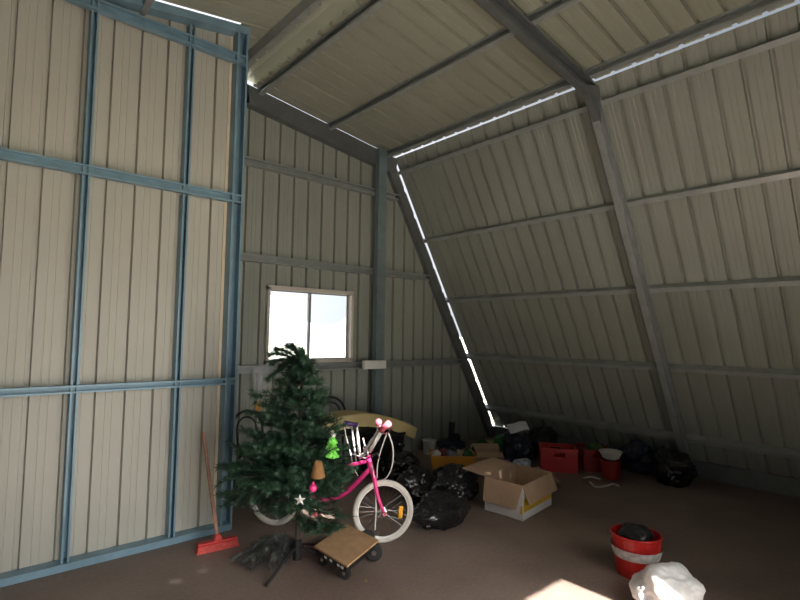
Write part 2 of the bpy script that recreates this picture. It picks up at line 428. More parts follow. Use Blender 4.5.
# ------------------------------------------------------------------ christmas tree
def needles(bm, A, B, dens, ln, rr=R, spread=.95):
    A, B = V(A), V(B); d = B-A; L = d.length
    if L < 1e-5: return
    d.normalize(); a = d.orthogonal().normalized(); b = d.cross(a)
    for k in range(int(L*dens)):
        t = rr.random(); p = A+(B-A)*t; th = rr.random()*2*PI
        out = a*math.cos(th)+b*math.sin(th)
        dr = (out*spread+d*(.55+.4*rr.random())).normalized()
        l = ln*(.7+.6*rr.random()); sd = dr.cross(out).normalized()*.0019
        v = [bm.verts.new(p-sd), bm.verts.new(p+sd), bm.verts.new(p+dr*l)]
        bm.faces.new(v)
TB = V((1.735, 2.95, 0))
tree = thing('christmas_tree', 'bushy dark green artificial christmas tree with a curled tip, standing beside the blue partition', 'tree', TB)
bm = bmesh.new(); tube(bm, [TB+V((0,0,z)) for z in (.07,.4,.9,1.38)], [.017,.016,.012,.005], 8); obj('trunk', bm, bark, tree)
fo = bmesh.new(); br = bmesh.new()
def branch(base, dirv, L, droop, side=True, up=.10):
    p = V(base); n = max(3, int(L/.06)); pts = [p.copy()]
    d = V(dirv).normalized()
    for i in range(n):
        t = i/n
        d2 = (d + V((0,0,-droop*(1-t)+up*3*t*t)) + V((R.uniform(-.12,.12),R.uniform(-.12,.12),R.uniform(-.08,.08)))).normalized()
        p = p+d2*(L/n); pts.append(p.copy())
    tube(br, pts, .0028, 4)
    for i,(a,b) in enumerate(zip(pts, pts[1:])):
        needles(fo, a, b, 900, .036)
        if side and i >= 1 and i < n:
            tl = L*.34*(1-.35*i/n)+.03
            for sg in (-1,1):
                if R.random() < .78:
                    sd = (b-a).normalized(); pr_ = sd.cross(V((0,0,1))).normalized()*sg
                    tip = a+(sd*.75+pr_*.85+V((0,0,R.uniform(-.35,.35)))).normalized()*tl*R.uniform(.7,1.15)
                    mid = (a+tip)/2+V((0,0,R.uniform(-.015,.02)))
                    needles(fo, a, mid, 850, .034); needles(fo, mid, tip, 850, .034)
tiers = [(.47,.34,13),(.53,.42,14),(.59,.45,14),(.66,.43,14),(.73,.39,13),(.83,.35,12),(.92,.30,11),(1.01,.25,10),(1.10,.21,9),(1.18,.17,8),(1.25,.12,7)]
for ti,(z,L,n) in enumerate(tiers):
    for k in range(n):
        th = 2*PI*(k+.5*(ti%2))/n+R.uniform(-.18,.18)
        lay = R.choice((.0,.1,-.1))
        branch(TB+V((0,0,z+R.uniform(-.03,.03))), (math.cos(th),math.sin(th),.12+.10*ti/11+lay), L*R.uniform(.82,1.08)*(1-.22*max(0,math.cos(th)*RT.x+math.sin(th)*RT.y)*(1 if z>.42 else 0)), .20 if ti<7 else .1)
# long boughs seen to the left and right of the crown
for x,y,z in ((219,465,.60),(248,412,.88),(252,396,.97),(256,405,.92),(300,498,.47),(316,462,.68),(312,482,.58),(224,478,.56),(221,492,.48),(226,498,.46),(346,516,.34),(322,532,.26),(343,526,.29),(300,522,.30),(310,530,.27),(334,530,.28),(328,512,.34),(280,516,.32)):
    tip = dp(x,y,3.20); st = TB+V((0,0,tip.z+.02)); dv = tip-st
    branch(st, dv, dv.length, .05, up=.02)
# tip: fronds that curl over
top = TB+V((0,0,1.27))
for i,(x,y) in enumerate(((272,362),(270,354),(276,349),(287,345),(292,346),(301,350),(304,359),(295,368),(280,366),(310,375),(268,378))):
    e = dp(x,y,3.24); m_ = (top+e)/2+V((0,0,.035)); e2 = e-V((0,0,.012))
    pts = smooth_path([top, m_, e, e2], 4)
    tube(br, pts, .0025, 4)
    for a,b in zip(pts,pts[1:]): needles(fo, a, b, 3800, .040)
needles(fo, top-V((0,0,.10)), top+V((0,0,.08)), 3400, .065)
obj('branch_stems', br, bark, tree); obj('foliage', fo, needle, tree)
collar = bmesh.new(); lathe(collar, [(.028,.05),(.028,.17),(.02,.175)], TB, 12, capt=True); obj('stand_collar', collar, blackp, tree)
for x,y in ((266,586),(243,552),(338,566),(318,545)):
    e = fl(x,y,.008); e = TB+(e-TB)*min(1,.36/(e-TB).length); e.z = .009
    bm = bmesh.new(); tube(bm, smooth_path([TB+V((0,0,.13)), TB+(e-TB)*.35+V((0,0,.095)), TB+(e-TB)*.8+V((0,0,.03)), e], 4), .0095, 6); obj('leg', bm, blackp, tree)
# loose grey bough lying at its foot
bm = bmesh.new(); fo2 = bmesh.new()
c0 = fl(292,544,.10)
for (x,y,z) in ((258,556,.10),(240,562,.05),(272,568,.05),(252,545,.14),(285,562,.05),(228,560,.03),(248,570,.02),(266,548,.17),(275,556,.13)):
    e = fl(x,y,z); e = c0+(e-c0)*.92; mid = (c0+e)/2+V((0,0,.045)); pts = smooth_path([c0,mid,e],4); tube(bm, pts, .003, 4)
    for a,b in zip(pts,pts[1:]): needles(fo2, a, b, 2300, .05)
    for k in (4,6):
        q = pts[k]; tp_ = q+V((R.uniform(-.08,.08),R.uniform(-.08,.08),R.uniform(-.06,.03))); tp_.z = max(tp_.z,.01); needles(fo2, q, tp_, 2000, .045)
for v in fo2.verts: v.co.z = max(v.co.z, .002)
lb = thing('pine_bough', 'loose grey-green artificial pine bough lying on floor under the left of the tree', 'branch', (c0.x,c0.y,0))
obj('twigs', bm, bark, lb); obj('needles', fo2, greyneed, lb)

# ornaments hung in the tree
def orn(name, px, depth, build, m, label, cat='ornament', **k):
    c = dp(px[0], px[1], depth); bm = bmesh.new(); build(bm, c); o = obj(name, bm, m, None, **k); place(o, c); return tag(o, label, cat, 'tree ornaments')
def bell(bm, c):
    lathe(bm, [(.010,.050),(.020,.045),(.031,.01),(.041,-.03),(.043,-.045),(.03,-.052)], c, 16, capb=True, capt=True)
o = orn('bell_ornament', (318,469), 2.99, bell, brownf, 'brown bell-shaped ornament hanging on the right of the tree', smooth=True)
def ball(r):
    def f(bm, c):
        bmesh.ops.create_uvsphere(bm, u_segments=16, v_segments=10, radius=r, matrix=Matrix.Translation(c))
        lathe(bm, [(.007,r*.95),(.007,r+.012)], c, 8, capt=True)
    return f
orn('bauble', (313,488), 2.84, ball(.022), pink, 'small round bright pink bauble low on the right of the tree', smooth=True)
orn('bauble', (258,407), 3.20, ball(.024), mat('orange_gold',(.55,.25,.05),.35,.3,.1,20), 'small orange gold bauble high on the left of the tree', smooth=True)
def starf(bm, c):
    n = -FW; a = RT; b = UP
    pts = []
    for k in range(10):
        r = .034 if k%2==0 else .014
        pts.append(c+a*r*math.sin(PI*k/5)+b*r*math.cos(PI*k/5))
    f = bm.verts.new(c+n*.010); g = bm.verts.new(c-n*.010); vs = [bm.verts.new(p) for p in pts]
    for k in range(10): bm.faces.new((f,vs[k],vs[(k+1)%10])); bm.faces.new((g,vs[(k+1)%10],vs[k]))
orn('star_ornament', (300,500), 2.90, starf, star, 'white star ornament low in the middle of the tree')
lt = dp(332,444,3.22)
sp = thing('mini_tree_ornament', 'lime green little tree ornament with a white top, on the right edge of the tree', 'ornament', lt-V((0,0,.075)), 'tree ornaments')
bm = bmesh.new()
for k,(r,z) in enumerate(((.050,-.075),(.043,-.035),(.033,.005))):
    lathe(bm, [(r,z),(r*.75,z+.02),(r*.35,z+.045)], lt, 14, capt=True)
for v in bm.verts: v.co += V((R.uniform(-1,1),R.uniform(-1,1),R.uniform(-1,1)))*.006
obj('tiers', bm, greenl, sp)
bm = bmesh.new(); bmesh.ops.create_icosphere(bm, subdivisions=2, radius=.024, matrix=Matrix.Translation(lt+V((0,0,.06))))
for v in bm.verts: v.co += V((R.uniform(-1,1),R.uniform(-1,1),R.uniform(-1,1)))*.006
obj('white_top', bm, white, sp)

# ------------------------------------------------------------------ broom
b0, b1 = fl(196,549,.03), fl(238,540,.03)
bmid = (b0+b1)/2
brm = thing('broom', 'wooden-handled push broom with a wide red head, leaning against the partition', 'broom', (bmid.x,bmid.y,0))
ax = (b1-b0); ax.z = 0; ax.normalize(); pe = V((-ax.y,ax.x,0))
mx = Matrix((ax,pe,V((0,0,1)))).transposed().to_4x4(); mx.translation = V((bmid.x,bmid.y,0))
L = (b1-b0).length/2
bm = bmesh.new(); hexa(bm, [mx@V(p) for p in ((-L,-.035,.001),(L,-.035,.001),(L,.035,.001),(-L,.035,.001))], [mx@V(p) for p in ((-L*.93,-.022,.042),(L*.93,-.022,.042),(L*.93,.022,.042),(-L*.93,.022,.042))]); obj('bristles', bm, redb, brm)
bm = bmesh.new(); box(bm, (-L*.95,-.025,.042), (L*.95,.025,.062), mx); hexa(bm, [mx@V(p) for p in ((-.03,-.02,.062),(.03,-.02,.062),(.03,.02,.062),(-.03,.02,.062))],[mx@V(p) for p in ((-.016,-.014,.10),(.016,-.014,.10),(.016,.014,.10),(-.016,.014,.10))])
obj('head', bm, redp, brm, bevel=.004)
top = py(203,432,3.78)
bm = bmesh.new(); tube(bm, [V((bmid.x,bmid.y,.07)), top], .0125, 10); obj('handle', bm, wood, brm, smooth=False)

# ------------------------------------------------------------------ plywood board on its black wheeled trolley
c = fl(347,566,.128); u = fl(379,540,.128)-c; v = fl(314,546,.128)-c; LU, LV = u.length, v.length; u.normalize(); v.normalize()
cw = c+u*LU/2+v*LV/2
tr = thing('trolley', 'low black trolley with black wheels and white marked edge under the brown board', 'trolley', (cw.x,cw.y,0))
mx = Matrix((u,v,V((0,0,1)))).transposed().to_4x4(); mx.translation = V((c.x,c.y,0))
bm = bmesh.new()
box(bm,(.005,.01,.084),(LU-.06,.035,.115),mx); box(bm,(.01,LV-.035,.084),(LU-.01,LV-.01,.115),mx)
box(bm,(.005,.035,.084),(.03,LV-.035,.115),mx); box(bm,(LU-.15,.035,.084),(LU-.12,LV-.035,.115),mx)
obj('frame', bm, blackp, tr)
for yy in (.04,.08,.16,.22):
    bm = bmesh.new(); box(bm,(.0015,yy,.093),(.005,yy+.026,.106),mx); obj('white_mark', bm, white, tr)
def wheel(ctr, axis, r, wdt, nm='wheel'):
    bm = bmesh.new(); lathe(bm, [(r*.82,-wdt/2),(r,-wdt*.3),(r,wdt*.3),(r*.82,wdt/2)], ctr, 24, axis, True, True); wo = obj(nm, bm, rubber, tr, smooth=False)
    bm = bmesh.new(); lathe(bm, [(r*.3,-wdt/2-.004),(r*.3,wdt/2+.004)], ctr, 12, axis, True, True); obj('hub', bm, chrome, wo)
wa = fl(374,552,.057); av = V((FW.x,FW.y,0)).normalized()
wheel(wa, av, .056, .036)
wb = wa+av*.22-V((RT.x,RT.y,0))*.06; wheel(wb, av, .056, .036)
wheel(mx@V((.06,LV-.05,.041)), u, .040, .022, 'caster'); wheel(mx@V((.06,.07,.041)), u, .040, .022, 'caster')
bm = bmesh.new(); tube(bm, [wa-av*.02, wb+av*.02], .006, 8); m3 = (wa+wb)/2; box(bm,(-.012,-.012,0),(.012,.012,.055),Matrix.Translation(m3)); obj('axle', bm, blackp, tr)
bm = bmesh.new(); panel4 = [c, c+u*LU, c+u*LU+v*LV, c+v*LV]
hexa(bm, [V((p.x,p.y,.1165)) for p in panel4], [V((p.x,p.y,.129)) for p in panel4])
o = place(obj('board', bm, board, bevel=.002), (cw.x,cw.y,.1165)); tag(o, 'square brown chipboard sheet lying on the black trolley by the bike wheel', 'board')

# ------------------------------------------------------------------ pink bicycle
fc = V((2.40, 2.895, 0)); rc = V((1.945, 3.685, 0)); e = (fc-rc).normalized(); RW = .222
bike = thing('bicycle', "pink child's bicycle with white tyres, parked between the tree and black bags", 'bicycle', (fc+rc)/2)
def ring(bm, c, ax, Rm, r, n=48, k=10, squash=1.0):
    ax = V(ax).normalized(); a = V((0,0,1)); a = (a-ax*a.dot(ax)).normalized(); b = ax.cross(a)
    rings = []
    for i in range(n):
        th = 2*PI*i/n; d = a*math.cos(th)+b*math.sin(th)
        rings.append([bm.verts.new(c+d*(Rm+r*squash*math.cos(2*PI*j/k))+ax*r*math.sin(2*PI*j/k)) for j in range(k)])
    for i in range(n):
        for j in range(k): bm.faces.new((rings[i][j], rings[(i+1)%n][j], rings[(i+1)%n][(j+1)%k], rings[i][(j+1)%k]))
def bwheel(name, c, ax, refl=False):
    ax = V(ax).normalized(); c = c+V((0,0,RW))
    bm = bmesh.new(); ring(bm, c, ax, RW-.036, .0105, squash=.8); wo = obj(name, bm, white, bike, smooth=True)
    bm = bmesh.new(); ring(bm, c, ax, RW-.019, .019, k=12); obj('tyre', bm, tyre, wo, smooth=True)
    bm = bmesh.new(); lathe(bm, [(.012,-.045),(.012,-.03),(.022,-.028),(.022,-.022),(.012,-.02),(.012,.02),(.022,.022),(.022,.028),(.012,.03),(.012,.045)], c, 14, ax, True, True); obj('hub', bm, chrome, wo)
    bm = bmesh.new(); a = V((0,0,1)); b = ax.cross(a).normalized(); a = b.cross(ax)
    for k in range(28):
        th = 2*PI*k/28; d = a*math.cos(th)+b*math.sin(th); th2 = th+(.5 if k%4<2 else -.5); d2 = a*math.cos(th2)+b*math.sin(th2)
        tube(bm, [c+d2*.02+ax*(.025 if k%2 else -.025), c+d*(RW-.042)], .0011, 4)
    obj('spokes', bm, chrome, wo)
    if refl:
        d = (c+(dp(407,517,3.6)-c)); d = d-c; d -= ax*d.dot(ax); d = d.normalized(); t_ = ax.cross(d)
        m2 = Matrix((d,t_,ax)).transposed().to_4x4(); m2.translation = c+d*.128
        bm = bmesh.new(); box(bm, (-.016,-.042,-.012),(.016,.042,.012), m2); obj('reflector', bm, amber, wo, bevel=.005)
hd = V((.86,-.51,0)).normalized()                     # heading of the turned front wheel
hax = V((hd.y,-hd.x,0))                               # front axle (points to the rider's right)
bwheel('front_wheel', fc, hax, True); bwheel('rear_wheel', rc, V((e.y,-e.x,0)))
sax = V((e.y,-e.x,0))
FH = fc+V((0,0,RW)); RH = rc+V((0,0,RW))
hb = fc-e*.085+V((0,0,.475)); ht = fc-e*.13+V((0,0,.60))
bb = rc+e*.34+V((0,0,.235)); st = rc+e*.235+V((0,0,.50))
bm = bmesh.new()
tube(bm, [hb, ht], .021, 12)
tube(bm, smooth_path([hb+(ht-hb)*.35, (hb+bb)/2-V((0,0,.06)), bb],5), .017, 10)
tube(bm, smooth_path([hb+(ht-hb)*.75, (ht+st)/2-V((0,0,.075)), st-(st-bb)*.35],5), .014, 10)
tube(bm, [bb, st], .015, 10)
for sg in (-1,1):
    tube(bm, [bb+sax*.02*sg, RH+sax*.052*sg], .009, 8); tube(bm, [st+sax*.012*sg-(st-bb)*.1, RH+sax*.052*sg], .008, 8)
obj('frame', bm, pink, bike, smooth=True)
bm = bmesh.new()
crown = hb-(ht-hb).normalized()*.015
tube(bm, [crown-hax*.05, crown+hax*.05], .015, 10)
for sg in (-1,1): tube(bm, smooth_path([crown+hax*.047*sg, (crown+FH)/2+hax*.05*sg-hd*.012, FH+hax*.048*sg+hd*.0],5), [.0145]*5+[.014]*3+[.012]*2+[.011], 10)
obj('fork', bm, pink, bike, smooth=True)
bm = bmesh.new()
for sg in (-1,1):
    bm = bmesh.new(); lathe(bm, [(.014,0),(.014,.014)], FH+hax*.055*sg, 8, hax*sg, True, True); obj('axle_nut', bm, pinkl, bike)
# stem, handlebar, grips
sm = ht+V((0,0,.055))
bm = bmesh.new(); tube(bm, [ht, sm], .013, 10); box(bm, (-.022,-.022,-.018),(.022,.022,.018), Matrix.Translation(sm)); obj('stem', bm, chrome, bike, bevel=.004)
gl0, gl1 = dp(357,425,3.90), dp(344.5,423,3.86)
gr0, gr1 = dp(381,430,3.62), dp(389,423.5,3.56)
lb_ = sm-hax*.10; rb_ = sm+hax*.10
bm = bmesh.new()
tube(bm, [gl1, gl0, gl0+V((0,0,-.025)), dp(360,458,3.82), sm], [.011,.011,.010,.010,.010], 10)
tube(bm, [gl1.lerp(gl0,.55), dp(356.5,463,3.82), sm-V((0,0,.03))], .007, 8)
tube(bm, [sm, dp(370,451,3.7), gr0-V((0,0,.012)), gr0, gr1], [.012,.015,.015,.013,.012], 10)
tube(bm, [sm+V((0,0,.01)), dp(364.5,451,3.72), dp(378,432,3.66), dp(378.5,423,3.64)], .012, 8)
obj('handlebar', bm, white, bike, smooth=True)
bm = bmesh.new(); tube(bm, [gl0, gl0*.5+gl1*.5, gl1], [.019,.017,.020], 12); obj('grip', bm, purple, bike, smooth=True)
bm = bmesh.new(); tube(bm, [gr0, gr0*.5+gr1*.5, gr1], [.024,.020,.024], 12); bmesh.ops.create_uvsphere(bm, u_segments=12, v_segments=8, radius=.026, matrix=Matrix.Translation(dp(378.5,422.5,3.64))); tube(bm,[dp(378.5,422.5,3.64),gr0],.010,8); obj('grip', bm, pinkl, bike, smooth=True)
# levers and cables
for q3 in ([gl0, dp(353,428,3.85), dp(345,427,3.82)], [gr0, dp(386,434,3.55), dp(392,429,3.52)]):
    bm = bmesh.new(); tube(bm, smooth_path(q3,4), .005, 6); obj('brake_lever', bm, chrome, bike)
for pts in ([(344,425,3.84),(347,440,3.84),(351,455,3.84),(353,466,3.8),(358,476,3.78)], [(388,432,3.55),(393,448,3.55),(392,466,3.6),(386,478,3.7),(376,482,3.76)], [(387,433,3.55),(381,450,3.6),(377.5,465,3.66),(377,478,3.72)], [(363,438,3.8),(366,450,3.78),(371,462,3.72),(374,478,3.66),(376,505,3.64),(375,530,3.64)]):
    bm = bmesh.new(); tube(bm, smooth_path([dp(*q) for q in pts],5), .0045, 6); obj('cable', bm, white, bike)
# small front carrier, seat, crank
bm = bmesh.new(); q = [dp(352,454.5,3.82),dp(366,459,3.68),dp(378,453,3.62),dp(379.5,459,3.62)]
tube(bm, q, .007, 8); obj('carrier', bm, chrome, bike)
bm = bmesh.new(); sc_ = st+V((0,0,.14)); tube(bm, [st, sc_], .0115, 8); obj('seat_post', bm, chrome, bike)
bm = bmesh.new(); blob(bm, sc_-e*.0, (.12,.07,.035), 5, .05, 1, 3, None, 0)
rot = Matrix.Rotation(math.atan2(e.y,e.x),4,'Z')
for v_ in bm.verts:
    l = v_.co-sc_; l.y *= 1-.45*(l.x/.12 if l.x>0 else 0); v_.co = sc_+rot@l
obj('seat', bm, mat('white_vinyl',(.7,.66,.66),.4,0,.05,10), bike, smooth=True)
bm = bmesh.new(); lathe(bm, [(.055,.035),(.055,.04)], bb, 24, sax, True, True); tube(bm, [bb-sax*.05,bb+sax*.05],.01,8)
c1, c2 = V((e.x*.09,e.y*.09,-.06)), V((-e.x*.09,-e.y*.09,.06))
tube(bm, [bb+sax*.05,bb+sax*.055+c1],.008,8); tube(bm, [bb-sax*.05,bb-sax*.055+c2],.008,8); obj('crank', bm, chrome, bike)
for sg,cc in ((1,c1),(-1,c2)):
    m2 = Matrix((e,sax,V((0,0,1)))).transposed().to_4x4(); m2.translation = bb+sax*sg*.095+cc
    bm = bmesh.new(); box(bm, (-.03,-.038,-.010),(.03,.038,.010), m2); obj('pedal', bm, pinkl, bike, bevel=.004)
bm = bmesh.new(); g = bb+sax*.045; h_ = RH+sax*.045
m2 = Matrix((e,sax,V((0,0,1)))).transposed().to_4x4(); m2.translation = g
L = (h_-g).length
bm = bmesh.new(); box(bm, (-L-.01,.0,-.012),(.05,.010,.055), m2); obj('chain_guard', bm, pink, bike, bevel=.004)
bm = bmesh.new(); k0 = bb-sax*.03-e*.05; k1 = V((k0.x-sax.x*.14-e.x*.05,k0.y-sax.y*.14-e.y*.05,.006)); tube(bm,[k0,k1],.007,8); obj('kickstand', bm, chrome, bike)

# ------------------------------------------------------------------ black rubbish bags
def bag(px, z, size, seed, label, m=blacks, name='rubbish_bag', group='black rubbish bags', knot=True, pos=None, flat=0.0, cat='bag', amp=.16, wr=.13):
    c = V(pos) if pos else fl(px[0], px[1], 0); c.z = flat+z
    t = thing(name, label, cat, (c.x,c.y,flat), group)
    bm = bmesh.new(); blob(bm, c, size, seed, amp+.10, 2.2, 5, flat+.003, wr); obj('body', bm, m, t, smooth=True)
    if knot:
        bm = bmesh.new(); tp = c+V((0,0,size[2]*.97))
        lathe(bm, [(.03,-.02),(.016,.01),(.014,.02),(.038,.05),(.045,.07)], tp, 12)
        for v in bm.verts: v.co += V((noise.noise(v.co*30),noise.noise(v.co*30+V((5,5,5))),0))*.012
        obj('knot', bm, m, t, smooth=True)
    return t
bag((440,524), .10, (.27,.15,.13), 1, 'flat shiny black rubbish bag nearest the camera, beside the bike wheel', knot=False)
bag((455,503), .13, (.22,.17,.155), 2, 'full black rubbish bag behind the flat one, left of the open box', knot=False)
bag((418,500), .13, (.19,.16,.165), 3, 'crumpled black rubbish bag showing just behind the white bike tyre', knot=False)
bag((400,483), .14, (.21,.15,.18), 4, 'black rubbish bag below the cream slab, behind the bicycle')
bag((452,483), .085, (.22,.14,.10), 6, 'low black rubbish bag just in front of the orange tub', knot=False)

# ------------------------------------------------------------------ open cardboard box with flaps folded out
A = V((3.515,2.875,0)); Fc = V((3.535,2.50,0)); Rc = V((4.085,2.585,0)); Bc = A+(Rc-Fc)
A.z = Fc.z = Rc.z = Bc.z = .002
H = .28; up = V((0,0,1))
cb = thing('cardboard_box', 'large open white and brown cardboard box with flaps folded out, right of the black bags', 'box', (A+Rc)/2)
cen = (A+Rc)/2
def panel(bm, a, b, c, d, t):            # a thin slab over the quad a b c d, thickness vector t
    hexa(bm, (a,b,c,d), (a+t,b+t,c+t,d+t))
bm = bmesh.new(); th = .005
box_c = [A,Fc,Rc,Bc]
for i in range(4):
    p, q = box_c[i], box_c[(i+1)%4]; n = (q-p).cross(up).normalized(); n = n if n.dot((p+q)/2-cen) < 0 else -n
    panel(bm, p, q, q+up*H, p+up*H, n*th)
panel(bm, A,Fc,Rc,Bc, up*th)
for f in bm.faces: pass
bo = obj('body', bm, [cardw, card], cb)
for pl_ in bo.data.polygons:              # brown inside, white print outside
    ct = pl_.center; outward = (ct-bo.matrix_parent_inverse.inverted().translation*0-V((cen.x,cen.y,ct.z)))
    n = pl_.normal
    if n.dot(V((ct.x-cen.x,ct.y-cen.y,0))) < -.0005 or n.z > .5: pl_.material_index = 1
def flap(p, q, dn, L, tp=.0, tq=.0, m=card):
    p, q = p+up*H, q+up*H; d = (q-p)
    bm = bmesh.new(); n = d.cross(dn).normalized()*.004
    panel(bm, p, q, q+dn*L-d*tq, p+dn*L+d*tp, n); return obj('flap', bm, m, cb)
nX = (Fc-A).cross(up).normalized(); nX = nX if nX.dot((A+Fc)/2-cen) > 0 else -nX
nY = (Rc-Fc).cross(up).normalized(); nY = nY if nY.dot((Rc+Fc)/2-cen) > 0 else -nY
flap(A, Fc, (nX*.14-up).normalized(), .20, -.0, .13)
flap(Fc, Rc, (nY*.30-up).normalized(), .155, .045, -.05)
flap(A, Bc, (-nY*.93+up*.10).normalized(), .24, .0)
flap(Bc, Rc, (-nX*.75-up*.55).normalized(), .20, .0)
bm = bmesh.new()
p, q = Fc+nY*.0025, Rc+nY*.0025
panel(bm, p+(q-p)*.02+up*.065, q-(q-p)*.02+up*.065, q-(q-p)*.02+up*.17, p+(q-p)*.02+up*.17, nY*.001)
p2, q2 = Fc+nX*.0025, A+nX*.0025
panel(bm, p2+up*.055, p2+(q2-p2)*.07+up*.055, p2+(q2-p2)*.03+up*.12, p2+up*.12, nX*.001)
obj('yellow_print', bm, yellowp, cb)

# ------------------------------------------------------------------ bentwood chairs by the end wall
def hoop(bm, c, wdt, h, r, lean=0.0, n=20):
    pts = [c+V((-wdt/2,0,0))]
    for k in range(n+1):
        th = PI-PI*k/n; pts.append(c+V((wdt/2*math.cos(th), lean*(.5+.5*math.sin(th)), h-wdt/2+wdt/2*math.sin(th))))
    pts.append(c+V((wdt/2,0,0))); tube(bm, pts, r, 8)
def cafe_chair(label, x, y, rz, top):
    t = thing('cafe_chair', label, 'chair', (0,0,0), 'bentwood cafe chairs')
    bm = bmesh.new(); lathe(bm, [(.17,.43),(.195,.435),(.195,.455),(.17,.46)], n=28, capb=True, capt=True); obj('seat', bm, blackw, t, smooth=False)
    bm = bmesh.new(); hoop(bm, V((0,.165,.44)), .37, top-.44, .0125, .05); obj('back_hoop', bm, blackw, t, smooth=True)
    bm = bmesh.new(); hoop(bm, V((0,.165,.44)), .23, top-.44-.055, .009, .045); obj('inner_hoop', bm, blackw, t, smooth=True)
    for a in (45,135,225,315):
        dx, dy = math.cos(math.radians(a)), math.sin(math.radians(a))
        bm = bmesh.new(); tube(bm, [(dx*.155,dy*.155,.44),(dx*.2,dy*.2,.22),(dx*.24,dy*.24,.002)], [.015,.014,.011], 8); obj('leg', bm, blackw, t, smooth=True)
    bm = bmesh.new(); ring(bm, V((0,0,.22)), (0,0,1), .19, .008, 28, 6) if False else None
    tube(bm, [(.19*math.cos(2*PI*k/24),.19*math.sin(2*PI*k/24),.22) for k in range(24)], .008, 6, closed=True); obj('leg_ring', bm, blackw, t, smooth=True)
    t.location = (x,y,0); t.rotation_euler = (0,0,rz); return t
cafe_chair('black bentwood cafe chair with a double hoop back, below the window right of the tree', 3.14, 4.56, -.12, .79)
cafe_chair('black bentwood cafe chair half hidden between the blue partition post and tree', 2.17, 4.40, .25, .75)

# ------------------------------------------------------------------ cream slab bent over boxes
def slab_pt(t):
    pts = [(2.60,.63),(2.77,.655),(2.97,.675),(3.22,.675),(3.50,.625),(3.75,.545),(4.0,.445)]
    P_ = smooth_path([V((a,0,b)) for a,b in pts], 6); k = t*(len(P_)-1); i = min(int(k), len(P_)-2); return P_[i].lerp(P_[i+1], k-i)
bm = bmesh.new(); N = 36; rows = []
for i in range(N+1):
    t = i/N; c_ = slab_pt(t); tg = (slab_pt(min(1,t+.01))-slab_pt(max(0,t-.01))).normalized(); nn = V((-tg.z,0,tg.x))
    hw = .16*(1-.25*max(0,t-.9)/.1); th_ = .130
    sec = [(-hw,-th_),(-hw,-.012),(-hw+.014,0),(hw-.014,0),(hw,-.012),(hw,-th_)]
    rows.append([bm.verts.new(c_+V((0,4.36+a,0))+nn*b) for a,b in sec])
for q,s in zip(rows,rows[1:]):
    for k in range(6): bm.faces.new((q[k],q[(k+1)%6],s[(k+1)%6],s[k]))
bm.faces.new(rows[0]); bm.faces.new(rows[-1][::-1])
o = place(obj('foam_slab', bm, foam), (3.4,4.36,.4)); tag(o, 'long cream foam slab curved over the dark trunk behind the bicycle', 'foam slab')
def tub(name, lo, hi, m, label, cat, lid=True, group=None):
    t = thing(name, label, cat, ((lo[0]+hi[0])/2,(lo[1]+hi[1])/2,lo[2]), group); bm = bmesh.new()
    i = .02
    hexa(bm, [(lo[0]+i,lo[1]+i,lo[2]),(hi[0]-i,lo[1]+i,lo[2]),(hi[0]-i,hi[1]-i,lo[2]),(lo[0]+i,hi[1]-i,lo[2])], [(lo[0],lo[1],hi[2]-.03),(hi[0],lo[1],hi[2]-.03),(hi[0],hi[1],hi[2]-.03),(lo[0],hi[1],hi[2]-.03)]); obj('body', bm, m, t, bevel=.01)
    bm = bmesh.new(); box(bm, (lo[0]-.01,lo[1]-.01,hi[2]-.03), (hi[0]+.01,hi[1]+.01,hi[2])); obj('lid', bm, m, t, bevel=.006)
    bm = bmesh.new(); box(bm, ((lo[0]+hi[0])/2-.04,lo[1]-.019,hi[2]-.08), ((lo[0]+hi[0])/2+.04,lo[1]-.008,hi[2]-.02)); obj('latch', bm, blackp, t)
    return t
tub('storage_trunk', (3.41,4.20,0), (3.77,4.55,.43), blackp, 'black lidded storage trunk under the right half of the cream slab', 'trunk', group='trunks under the slab')
tub('storage_trunk', (2.47,4.20,0), (2.76,4.52,.50), blackp, 'black lidded storage trunk under the left end of the cream slab, behind the tree', 'trunk', group='trunks under the slab')

# ------------------------------------------------------------------ clutter towards the far corner
def bucket(name, c, r, h, m, label, cat='bucket', rim=None, handle=True, hm=None):
    c = V(c); t = thing(name, label, cat, c); bm = bmesh.new()
    lathe(bm, [(r*.8,0),(r*.98,h),(r*1.05,h),(r*1.05,h-.015),(r*1.0,h-.017)][:2]+[(r*.95,h),(r*.77,.01)], c, 28, capb=True, capt=True); obj('body', bm, m, t, smooth=False)
    bm = bmesh.new(); tube(bm, [c+V((r*math.cos(2*PI*k/28)*.985,r*math.sin(2*PI*k/28)*.985,h-.004)) for k in range(28)], .007, 6, closed=True); obj('rim', bm, rim or m, t, smooth=True)
    if handle:
        bm = bmesh.new(); pts = [c+V((r*1.0*math.cos(PI*k/14), -r*.9*math.sin(PI*k/14), h-.02-.10*math.sin(PI*k/14))) for k in range(15)]
        tube(bm, [c+(p-c)*1.0+V((0,-.012*math.sin(PI*k/14)-.006,0)) for k,p in enumerate(pts)], .003, 6); obj('handle', bm, hm or chrome, t)
    return t
c = fl(432,448); bucket('bucket', (4.58,4.64,0), .085, .17, offw, 'small off-white bucket by the end wall, right of the cream slab')
